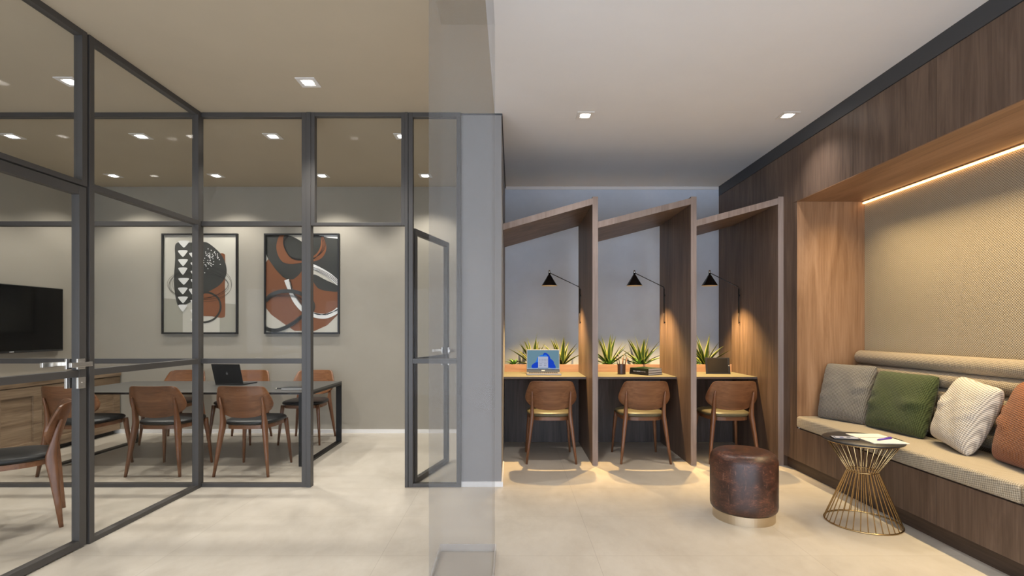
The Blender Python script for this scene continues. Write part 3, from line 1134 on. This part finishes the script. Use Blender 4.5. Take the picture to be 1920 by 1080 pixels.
# ------------------------------------------------------------------ framed prints
def spline(pts, closed=True, seg=8):
    n = len(pts)
    out = []
    rng = range(n) if closed else range(n - 1)
    for i in rng:
        p0 = pts[(i - 1) % n] if closed or i > 0 else pts[i]
        p1, p2 = pts[i], pts[(i + 1) % n]
        p3 = pts[(i + 2) % n] if closed or i + 2 < n else p2
        for k in range(seg):
            t = k / seg
            out.append(tuple(.5 * (2 * b_ + (c_ - a_) * t + (2 * a_ - 5 * b_ + 4 * c_ - d_) * t * t + (-a_ + 3 * b_ - 3 * c_ + d_) * t ** 3)
                             for a_, b_, c_, d_ in zip(p0, p1, p2, p3)))
    if not closed:
        out.append(tuple(pts[-1]))
    return out


def clip_poly(poly, x0, x1, z0, z1):
    for ax, lim, sgn in ((0, x0, 1), (0, x1, -1), (1, z0, 1), (1, z1, -1)):
        res = []
        for i in range(len(poly)):
            a, c = poly[i - 1], poly[i]
            ina, inc = sgn * (a[ax] - lim) >= 0, sgn * (c[ax] - lim) >= 0
            if ina != inc:
                t = (lim - a[ax]) / (c[ax] - a[ax])
                res.append((lerp(a[0], c[0], t), lerp(a[1], c[1], t)))
            if inc:
                res.append(c)
        poly = res
        if len(poly) < 3:
            return []
    return poly


class Art:
    """layered print: shapes given in inches of a sketch grid (u right, v down)"""

    def __init__(self, u0, u1, v0, v1, w, h):
        self.g = (u0, u1, v0, v1, w, h)
        self.b = MB()
        self.layer = 0

    def map(self, p):
        u0, u1, v0, v1, w, h = self.g
        return ((p[0] - u0) / (u1 - u0) * w - w / 2, h / 2 - (p[1] - v0) / (v1 - v0) * h)

    def poly(self, pts, mi, smooth=True, seg=8):
        q = [self.map(p) for p in (spline(pts, True, seg) if smooth else pts)]
        self.layer += 1
        y = -.0004 * self.layer - .001
        w, h = self.g[4], self.g[5]
        for tri in tessellate_polygon([[Vector((a, c, 0)) for a, c in q]]):
            c = clip_poly([q[i] for i in tri], -w / 2, w / 2, -h / 2, h / 2)
            if c:
                self.b.mi = mi
                self.b.face([self.b.bm.verts.new((a, y, z)) for a, z in c])

    def stroke(self, pts, width, mi, closed=False, taper=False):
        s = spline(pts, closed, 10)
        if closed:
            s.append(s[0])
        self.layer += 1
        y = -.0004 * self.layer - .001
        w, h = self.g[4], self.g[5]
        prev = None
        n = len(s)
        for i in range(n):
            a, c = s[max(0, i - 1)], s[min(n - 1, i + 1)]
            dx, dy = c[0] - a[0], c[1] - a[1]
            L = math.hypot(dx, dy) or 1
            ww = width / 2 * (math.sin(PI * i / (n - 1)) ** .5 if taper else 1)
            nx, ny = -dy / L * ww, dx / L * ww
            cur = (self.map((s[i][0] + nx, s[i][1] + ny)), self.map((s[i][0] - nx, s[i][1] - ny)))
            if prev:
                c2 = clip_poly([prev[0], cur[0], cur[1], prev[1]], -w / 2, w / 2, -h / 2, h / 2)
                if c2:
                    self.b.mi = mi
                    self.b.face([self.b.bm.verts.new((p[0], y, p[1])) for p in c2])
            prev = cur


AM = ['a_paper', 'a_dark', 'a_rust', 'a_white', 'a_black', 'a_beige']


def framed(label, x0, x1, z0, z1, art):
    cx_, cz_ = (x0 + x1) / 2, (z0 + z1) / 2
    w, h = x1 - x0, z1 - z0
    r = empty('framed_print', label, 'picture', (cx_, YB, cz_), group='framed abstract prints')
    b = MB()
    fw, dp = .019, .035
    b.box(-w / 2, w / 2, -dp, -.001, h / 2 - fw, h / 2)
    b.box(-w / 2, w / 2, -dp, -.001, -h / 2, -h / 2 + fw)
    b.box(-w / 2, -w / 2 + fw, -dp, -.001, -h / 2 + fw, h / 2 - fw)
    b.box(w / 2 - fw, w / 2, -dp, -.001, -h / 2 + fw, h / 2 - fw)
    b.build('frame', 'blackplastic', r)
    art.b.mi = 0
    art.b.box(-w / 2 + fw, w / 2 - fw, -.0008, .010, -h / 2 + fw, h / 2 - fw)
    art.b.build('print', AM, r, (0, -.014, 0), normals=False)
    MB().box(-w / 2 + fw, w / 2 - fw, -.0340, -.0325, -h / 2 + fw, h / 2 - fw).build('glazing', 'glass', r)


PX = 6.21 / F
x0, x1, z0, z1 = (302.7 - 960) * PX, (445 - 960) * PX, CAMZ - (626 - HY) * PX, CAMZ + (HY - 437.7) * PX
A = Art(75, 755, 78, 998, x1 - x0 - .038, z1 - z0 - .038)
A.poly([(75, 675), (180, 683), (252, 700), (252, 998), (75, 998)], 5, False)
A.poly([(598, 720), (755, 732), (755, 998), (598, 998)], 5, False)
A.poly([(598, 256), (640, 255), (650, 300), (648, 560), (650, 820), (630, 858), (585, 858), (520, 846), (420, 836), (380, 760), (420, 640), (520, 560), (585, 450), (590, 320)], 2, True, 4)
A.poly([(190, 156), (320, 148), (450, 142), (510, 165), (600, 245), (648, 330), (664, 410), (650, 480), (595, 552), (510, 605), (430, 645), (330, 710), (270, 738), (215, 752), (190, 690), (172, 560), (172, 460), (182, 300)], 1, True, 5)
A.poly([(205, 685), (255, 690), (250, 735), (212, 755)], 4, False)
A.stroke([(440, 622), (510, 625), (580, 670), (606, 735), (600, 800), (555, 865), (490, 897), (430, 900), (385, 860), (378, 800)], 18, 1)
for k in range(5):
    e = k * 9
    A.stroke([(410 + 302 * math.cos(a) * (1 - .035 * k) + 8 * math.sin(k * 2), 540 + e * .3 + (165 - 10 * k) * math.sin(a) + 14 * math.sin(a * 2 + k)) for a in [2 * PI * j / 18 for j in range(18)]], 2.2, 4, True)
for (cx_, cy_, w_, h_) in ((265, 162, 104, 62), (256, 252, 92, 60), (258, 337, 92, 62), (256, 418, 86, 66), (265, 515, 102, 60), (256, 605, 90, 60), (258, 690, 92, 60), (256, 768, 84, 62),
                         (365, 275, 100, 62), (374, 364, 90, 58), (376, 445, 92, 60), (376, 526, 90, 66), (362, 620, 96, 70), (374, 722, 90, 64), (376, 815, 96, 68), (378, 900, 96, 66)):
    A.poly([(cx_ - w_ * .46, cy_ - h_ * .46), (cx_, cy_ - h_ * .52), (cx_ + w_ * .46, cy_ - h_ * .46), (cx_ + w_ * .42, cy_ - h_ * .2), (cx_ + w_ * .08, cy_ + h_ * .46), (cx_ - w_ * .08, cy_ + h_ * .46), (cx_ - w_ * .44, cy_ - h_ * .2)], 3, True, 4)
rnd = random.Random(3)
for k in range(80):
    u, v = rnd.gauss(520, 58), rnd.gauss(300, 58)
    if 440 < u < 628 and 195 < v < 440:
        A.poly([(u - 4, v - 4), (u + 4, v - 4), (u + 4, v + 4), (u - 4, v + 4)], 3, False)
        A.layer -= 1
A.layer += 1
A.poly([(352, 755), (368, 755), (368, 785), (352, 785)], 4, False)
framed('framed abstract print with white rounded triangles on charcoal', x0, x1, z0, z1, A)

x0, x1 = (495 - 960) * PX, (636 - 960) * PX
A = Art(62, 740, 78, 998, x1 - x0 - .038, z1 - z0 - .038)
# ground: rust field
A.poly([(62, 330), (85, 300), (200, 400), (420, 400), (500, 500), (740, 560), (740, 830), (640, 930), (520, 985), (330, 985), (220, 910), (110, 830), (62, 770)], 2, False)
A.poly([(62, 260), (80, 300), (150, 400), (215, 470), (262, 500), (320, 495), (365, 460), (415, 395), (470, 350), (500, 345), (600, 420), (740, 500), (740, 78), (62, 78)], 1, False)
A.poly([(490, 480), (520, 450), (620, 500), (740, 560), (740, 610), (650, 608), (570, 590), (530, 555)], 1, True, 5)
A.poly([(270, 78), (340, 105), (420, 158), (455, 130), (455, 78)], 0, False)
A.poly([(548, 76), (640, 100), (742, 112), (742, 70), (548, 70)], 3, False)
A.poly([(192, 78), (165, 140), (160, 210), (180, 280), (225, 335), (300, 350), (400, 340), (500, 330), (585, 295), (628, 220), (622, 140), (600, 95), (580, 100), (578, 170), (545, 245), (480, 290), (400, 310), (320, 296), (262, 245), (235, 180), (225, 110), (232, 78)], 2, True, 4)
A.poly([(225, 100), (235, 190), (268, 250), (330, 292), (410, 300), (480, 285), (520, 250), (480, 200), (400, 140), (330, 100), (265, 78)], 1, True, 5)
for k in range(3):
    A.stroke([(600 - 10 * k, 80), (622 - 12 * k, 170), (585 - 8 * k, 245), (500, 300 + 4 * k), (400, 318 - 4 * k), (310, 300 - 6 * k), (250 + 4 * k, 230), (225 + 6 * k, 140), (265 + 6 * k, 84)], 5, 4)
A.stroke([(255, 500), (290, 590), (340, 700), (420, 790), (520, 835), (620, 845), (700, 815), (745, 780)], 46, 3)
A.stroke([(480, 365), (560, 400), (660, 460), (745, 535)], 44, 3)
for k in range(3):
    A.stroke([(280 + 8 * k, 505), (310 + 4 * k, 610), (370 + 4 * k, 710 - 8 * k), (450, 790 - 10 * k), (540, 820 + 4 * k), (640, 830 - 5 * k), (745, 772 + 7 * k)], 4, 4)
    A.stroke([(480, 375 + 12 * k), (560, 400 + 10 * k), (670, 455 + 14 * k), (745, 515 + 16 * k)], 4, 4)
A.stroke([(62, 700), (110, 645), (200, 612), (300, 610), (400, 635), (480, 690), (508, 745), (490, 800), (400, 850), (330, 905), (240, 955), (150, 980), (62, 965)], 36, 1)
for k in range(3):
    A.stroke([(62, 720 - 14 * k), (130, 665 - 6 * k), (240, 660 - 8 * k), (360, 672 - 8 * k), (440, 730 - 6 * k)], 4, 4)
    A.stroke([(62, 935 + 12 * k), (110, 965 + 8 * k), (200, 965 + 6 * k), (300, 915 + 8 * k), (420, 830 + 10 * k)], 4, 4)
framed('framed abstract print with rust and charcoal loops', x0, x1, z0, z1, A)

# ------------------------------------------------------------------ things on the booth desks
DZ = .785
lp2, lid2, scr = laptop('laptop', 'silver laptop with a blue glowing screen on the first booth desk', (.338, 5.555, DZ), -.02, .36, .235, .248, .16, 'alu', True)
b = MB()
sw, z_lo, z_hi = .344, .036, .238
y = -.0074
zc = (z_lo + z_hi) / 2
b.mi = 0
for (px, pz, rx, rz, rot, m_) in ((-.045, .115, .060, .030, .9, 1), (-.020, .155, .055, .028, .5, 1), (.040, .165, .052, .030, 2.2, 0), (.075, .115, .050, .028, -.6, 0),
                               (-.075, .070, .055, .030, .4, 0), (-.050, .050, .045, .026, 0, 0), (.090, .062, .055, .032, 2.4, 0), (.060, .048, .045, .028, .2, 0), (.02, .14, .05, .03, 1.4, 1)):
    b.mi = m_
    y -= .00006
    c_ = (px, max(pz, z_lo + .038))
    disc(b, c_, rx, rz, y, 24, rot=rot)
b.build('wallpaper', ['s_petal', 's_petal2'], lid2, normals=False)
b = MB()
y = -.0084
b.box(-.054, .054, y - .0002, y, .046, .168)
b.mi = 1
for i in range(6):
    for j in range(3):
        b.box(-.042 + i * .0165, -.0365 + i * .0165, y - .0004, y - .0002, .134 - j * .015, .139 - j * .015)
for (xa, xb, za) in ((-.042, -.010, .088), (.008, .040, .088), (-.042, -.015, .068), (.008, .034, .068)):
    b.box(xa, xb, y - .0004, y - .0002, za, za + .003)
b.build('start_menu', ['s_menu', 's_dot'], lid2)
b = MB()
b.box(-.172, .172, -.0084, -.0074, .034, .042)
b.mi = 1
for i in range(11):
    b.box(-.055 + i * .01, -.049 + i * .01, -.0087, -.0084, .0355, .0405)
b.build('taskbar', ['s_bar', 's_dot'], lid2)
MB().box(-.176, .176, -.0066, -.0060, .003, .032).build('bezel', 'bezel', lid2)
MB().box(-.018, .018, -.0070, -.0066, .013, .022).build('logo', 'whitemark', lid2)

# pencil cup and its pencils
ux, uy = 1.167, 5.455
b = MB()
n = 36
prof = []
rings_ = []
for (r_, z_) in ((.040, .001), (.041, .004), (.041, .104), (.040, .108), (.037, .108), (.037, .006)):
    rings_.append([(r_ * (1 + (.03 if k % 3 == 0 and r_ > .0395 else 0)) * math.cos(2 * PI * k / n), r_ * (1 + (.03 if k % 3 == 0 and r_ > .0395 else 0)) * math.sin(2 * PI * k / n), z_) for k in range(n)])
b.rings(rings_, smooth=False)
tag(b.build('pencil_cup', 'cup', loc=(ux, uy, DZ)), 'brown ribbed pencil cup on the middle booth desk', 'cup')
for k, (dx, dy, tx, ty, L, mm, lab) in enumerate((
        (-.02, .0, -.045, .0, .20, 'bookblack', 'black pencil leaning furthest towards the first booth in the cup'),
        (-.008, .012, -.02, .01, .215, 'cup', 'brown pencil leaning slightly, second in the cup'),
        (.004, -.012, .004, -.006, .185, 'a_rust', 'short rust pencil standing upright in the cup'),
        (.008, .01, .022, .01, .225, 'cup', 'tall brown pencil in the cup, tallest of them'),
        (.016, -.006, .04, .0, .20, 'bookblack', 'black pencil leaning towards the books in the cup'),
        (.02, .008, .055, .02, .19, 'a_rust', 'rust pencil leaning furthest towards the books in the cup'))):
    r = empty('pencil', lab, 'pencil', (ux + dx, uy + dy, DZ + .008), group='pencils in the cup')
    d = Vector((tx, ty, .2)).normalized()
    # keep inside the cup wall
    e = .6 if k in (0, 5) else .8
    MB().tube([(0, 0, 0), d * L * .92], .0038, 6).build('barrel', mm, r)
    MB().tube([d * L * .92, d * L], [.0038, .0008], 6).build('tip', 'paper', r)

# stack of books
spine_dir = Vector((-.148, .21, 0)).normalized()
ang = math.atan2(spine_dir.y, spine_dir.x)
z = DZ + .0005
for k, (th, mm, sc_, lab) in enumerate(((.022, 'bookwhite', 1.0, 'plain black book at the bottom of the stack on the middle desk'),
                                        (.024, 'bookblack', .985, 'black book with white spine lettering in the middle of the stack'),
                                        (.022, 'bookgreen', .97, 'dark green book on top of the stack'))):
    r = empty('book', lab, 'book', (1.41, 5.29, z), ang, group='books stacked on the middle desk')
    Ls, Lp = .255 * sc_, .222 * sc_
    b = MB()
    b.box(0, Ls, -Lp, 0, 0, .002)
    b.box(0, Ls, -Lp, 0, th - .002, th)
    b.box(0, Ls, -.0, .002, 0, th)
    b.build('cover', mm, r)
    MB().box(.003, Ls - .003, -Lp + .003, -.0005, .0022, th - .0022).build('pages', 'pages', r)
    if k == 1:
        b = MB()
        q = random.Random(5)
        xx = .04
        while xx < .21:
            wl = q.uniform(.004, .008)
            b.box(xx, xx + wl, .002, .0023, .008, .016)
            xx += wl + q.choice((.003, .003, .009))
        b.build('spine_lettering', 'whitemark', r)
    z += th + .0006

# tablet
tb = empty('tablet', 'black tablet propped on the third booth desk', 'tablet', (2.205, 5.47, DZ + .002), -.06)
mt = MB().box(-.128, .128, 0, .008, 0, .178, bevel=.003).build('body', 'blackplastic', tb)
mt.rotation_euler = (-.24, 0, 0)
MB().box(-.107, .105, -.0008, 0.0005, .014, .166).build('screen', 'tabscreen', mt)
b = MB()
disc(b, (.117, .09), .0045, .0045, -.0004, 16)
b.build('home_button', 'whitemark', mt, normals=False)
st = MB().box(-.10, .10, .010, .016, 0.0, .12).build('stand', 'alu', tb, (0, .075, 0.0))
st.rotation_euler = (.32, 0, 0)

# ------------------------------------------------------------------ pouf
pf = empty('pouf', 'round aged brown leather pouf on a metal base', 'pouf', (1.561, 3.453, 0))
b = MB()
b.lathe([(0, .456), (.08, .4555), (.14, .452), (.175, .445), (.197, .430), (.208, .410), (.2125, .385), (.2125, .12), (.2125, .095), (.2085, .075), (.200, .064), (.19, .060), (0, .060)], 64)
b.build('seat', 'leather', pf)
b = MB()
b.lathe([(.0, .0595), (.195, .0595), (.195, 0.0), (0, 0)], 64, smooth=False)
b.build('base', 'champagne', pf)
# seam
b = MB()
b.lathe([(.2128 + .0022 * math.cos(a), .405 + .0022 * math.sin(a)) for a in [2 * PI * k / 6 for k in range(6)]], 64, closed=True)

# ------------------------------------------------------------------ wire side table
st = empty('side_table', 'round black topped side table on an hourglass brass wire base', 'table', (2.295, 3.352, 0))
RB, RW, RT, ZW, ZT = .217, .086, .205, .341, .536
b = MB()
b.lathe([(0, ZT), (.225, ZT), (.229, ZT + .003), (.229, ZT + .009), (.226, ZT + .0125), (0, ZT + .0125)], 64)
b.build('tabletop', plain('table_black', (0.022, 0.019, 0.017), 0.38, 0, 0.5), st)
for (rr_, zz, nm, tr_) in ((RB, .005, 'base_ring', .0048), (RW, ZW, 'waist_ring', .0042), (RT, ZT - .005, 'top_ring', .0042)):
    b = MB()
    b.lathe([(rr_ + tr_ * math.cos(a), zz + tr_ * math.sin(a)) for a in [2 * PI * k / 8 for k in range(8)]], 64, closed=True)
    b.build(nm, 'brass', st)
rods = None
NR = 34
for k in range(NR):
    a = 2 * PI * k / NR
    b = MB()
    c_, s_ = math.cos(a), math.sin(a)
    b.tube([(RB * c_, RB * s_, .006), (RW * c_, RW * s_, ZW), (RT * c_, RT * s_, ZT - .001)], .0028, 6)
    b.build('wire_rod', 'brass', st)
TT = ZT + .013
ph = empty('phone', 'smartphone with a lit screen on the wire side table', 'phone', (2.178, 3.352, TT), -.22)
MB().box(-.075, .075, -.037, .037, 0, .008, bevel=.002).build('body', 'blackplastic', ph)
b = MB()
b.box(-.071, .071, -.034, .034, .008, .0086)
b.mi = 1
b.box(-.03, -.008, -.014, .010, .0086, .0089)
b.mi = 2
b.box(.014, .036, -.004, .018, .0086, .0089)
b.box(-.062, -.055, -.02, .02, .0086, .0089)
b.build('screen', ['s_phone', 's_phone2', 's_phone3'], ph)
npd = empty('notepad', 'open white notepad on the wire side table', 'notepad', (2.378, 3.345, TT), -.05)
MB().box(-.108, .108, -.15, .015, 0, .004).build('page', 'paper', npd)
MB().box(-.108, .108, .019, .15, 0, .004).build('page', 'paper', npd)
b = MB()
for k in range(26):
    x = -.102 + k * .0082
    b.tube([(x, .012, .0045), (x, .017, .006), (x, .022, .0045)], .0012, 5)
b.build('spiral_binding', 'alu', npd)
pen = empty('ballpoint_pen', 'purple ballpoint pen lying on the white notepad', 'pen', (2.405, 3.30, TT + .010), .40)
MB().tube([(-.062, 0, 0), (.05, 0, 0), (.066, 0, 0)], [.0055, .0062, .005], 10).build('barrel', 'pen', pen)
MB().tube([(-.082, 0, 0), (-.075, 0, 0), (-.062, 0, 0)], [.0012, .004, .0055], 10).build('tip', 'pen', pen)
MB().box(.005, .06, -.002, .002, .005, .0085).build('clip', 'pen', pen)


# ------------------------------------------------------------------ downlights
def spot(x, y, z, energy, color, size=118, blend=.55, soft=.045):
    li = bpy.data.lights.new('downlight_beam', 'SPOT')
    li.energy = energy
    li.color = color
    li.spot_size = math.radians(size)
    li.spot_blend = blend
    li.shadow_soft_size = soft
    o = bpy.data.objects.new('downlight_beam', li)
    COL.objects.link(o)
    o.location = (x, y, z)


def make_dl(lab):
    r = empty('downlight', lab, 'light', group='recessed square downlights')
    b = MB()
    s, h0 = .0675, .040
    for (xa, xb, ya, yb_) in ((-s, s, h0, s), (-s, s, -s, -h0), (-s, -h0, -h0, h0), (h0, s, -h0, h0)):
        b.box(xa, xb, ya, yb_, -.006, -.0005)
    n = 28
    b.build('trim_plate', 'plate', r)
    MB().lathe([(.0, -.0068), (.037, -.0068), (.0395, -.004), (.0395, -.0012), (.0, -.0012)], 28).build('lens', 'lamp_on', r)
    return r


WW = (1.0, .97, .90)
NW = (1.0, .96, .93)
dls = [
    (-1.43, 3.595, 70, WW, 'square ceiling downlight in front of the glass, above the open floor'),
    (-3.09, 3.585, 45, WW, 'square ceiling downlight in the side room behind the glass post'),
    (-4.49, 4.60, 58, WW, 'downlight over the sideboard, row nearer the glass'),
    (-3.33, 4.60, 58, WW, 'downlight over the near side of the table, second from the sideboard'),
    (-2.147, 4.60, 58, WW, 'downlight over the near end of the table, third from the sideboard'),
    (-.985, 4.60, 58, WW, 'downlight just inside the doorway, partly hidden by the post'),
    (-4.5, 5.78, 54, WW, 'downlight near the back wall above the sideboard'),
    (-3.34, 5.78, 54, WW, 'downlight near the back wall above the print with triangles'),
    (-2.144, 5.78, 54, WW, 'downlight near the back wall above the rust print'),
    (-.98, 5.78, 54, WW, 'downlight near the back wall seen through the narrow side panel'),
    (.592, 4.15, 58, NW, 'downlight in the white ceiling in front of the first booth'),
    (2.235, 4.15, 36, NW, 'downlight in the white ceiling beside the wood panelling'),
    (-1.43, 1.3, 70, NW, 'added unseen downlight in the beige ceiling above the hall'),  # unseen hall row added for brightness, this and the next two
    (.592, 1.3, 40, NW, 'added unseen downlight in the white ceiling above the hall'),
    (2.1, 1.3, 36, NW, 'added unseen downlight above the end of the bench'),
]
first = None
for (x, y, e, c, lab) in dls:
    o = make_dl(lab) if first is None else copy_tree(first)
    first = first or o
    o.location = (x, y, H)
    o['label'] = lab
    spot(x, y, H - .02, e * 1.28, c, 118, 1.0 if x > 0 else .55)

# LED strip light along the niche top
li = bpy.data.lights.new('led_strip_light', 'AREA')
li.shape = 'RECTANGLE'
li.size, li.size_y = .03, 4.2
li.energy = 46
li.color = (1.0, .77, .43)
o = bpy.data.objects.new('led_strip_light', li)
COL.objects.link(o)
o.location = (XN - .33, 2.22, 2.385)
li.spread = math.radians(108)

# daylight from the open window side of the hall
w = bpy.data.worlds.new('daylight')
sc.world = w
w.use_nodes = True
bg = w.node_tree.nodes['Background']
bg.inputs[0].default_value = (0.78, 0.89, 1.06, 1)
bg.inputs[1].default_value = 5.2

# ------------------------------------------------------------------ camera and view
cam = bpy.data.cameras.new('camera')
cam.sensor_width = 36
cam.lens = 36 * F / 1920
cam.shift_y = (HY - 540) / 1920
cam.clip_start = .05
co = bpy.data.objects.new('camera', cam)
COL.objects.link(co)
co.location = (0, 0, CAMZ)
co.rotation_euler = (PI / 2, 0, 0)
sc.camera = co
vs = sc.view_settings
vs.view_transform = 'Standard'
vs.look = 'None'
vs.gamma = 1
vs.exposure = 0.0
vs.use_curve_mapping = False
sc.cycles.use_denoising = True
sc.cycles.transparent_max_bounces = 24
sc.cycles.max_bounces = 10
sc.cycles.diffuse_bounces = 5
sc.cycles.sample_clamp_indirect = 4
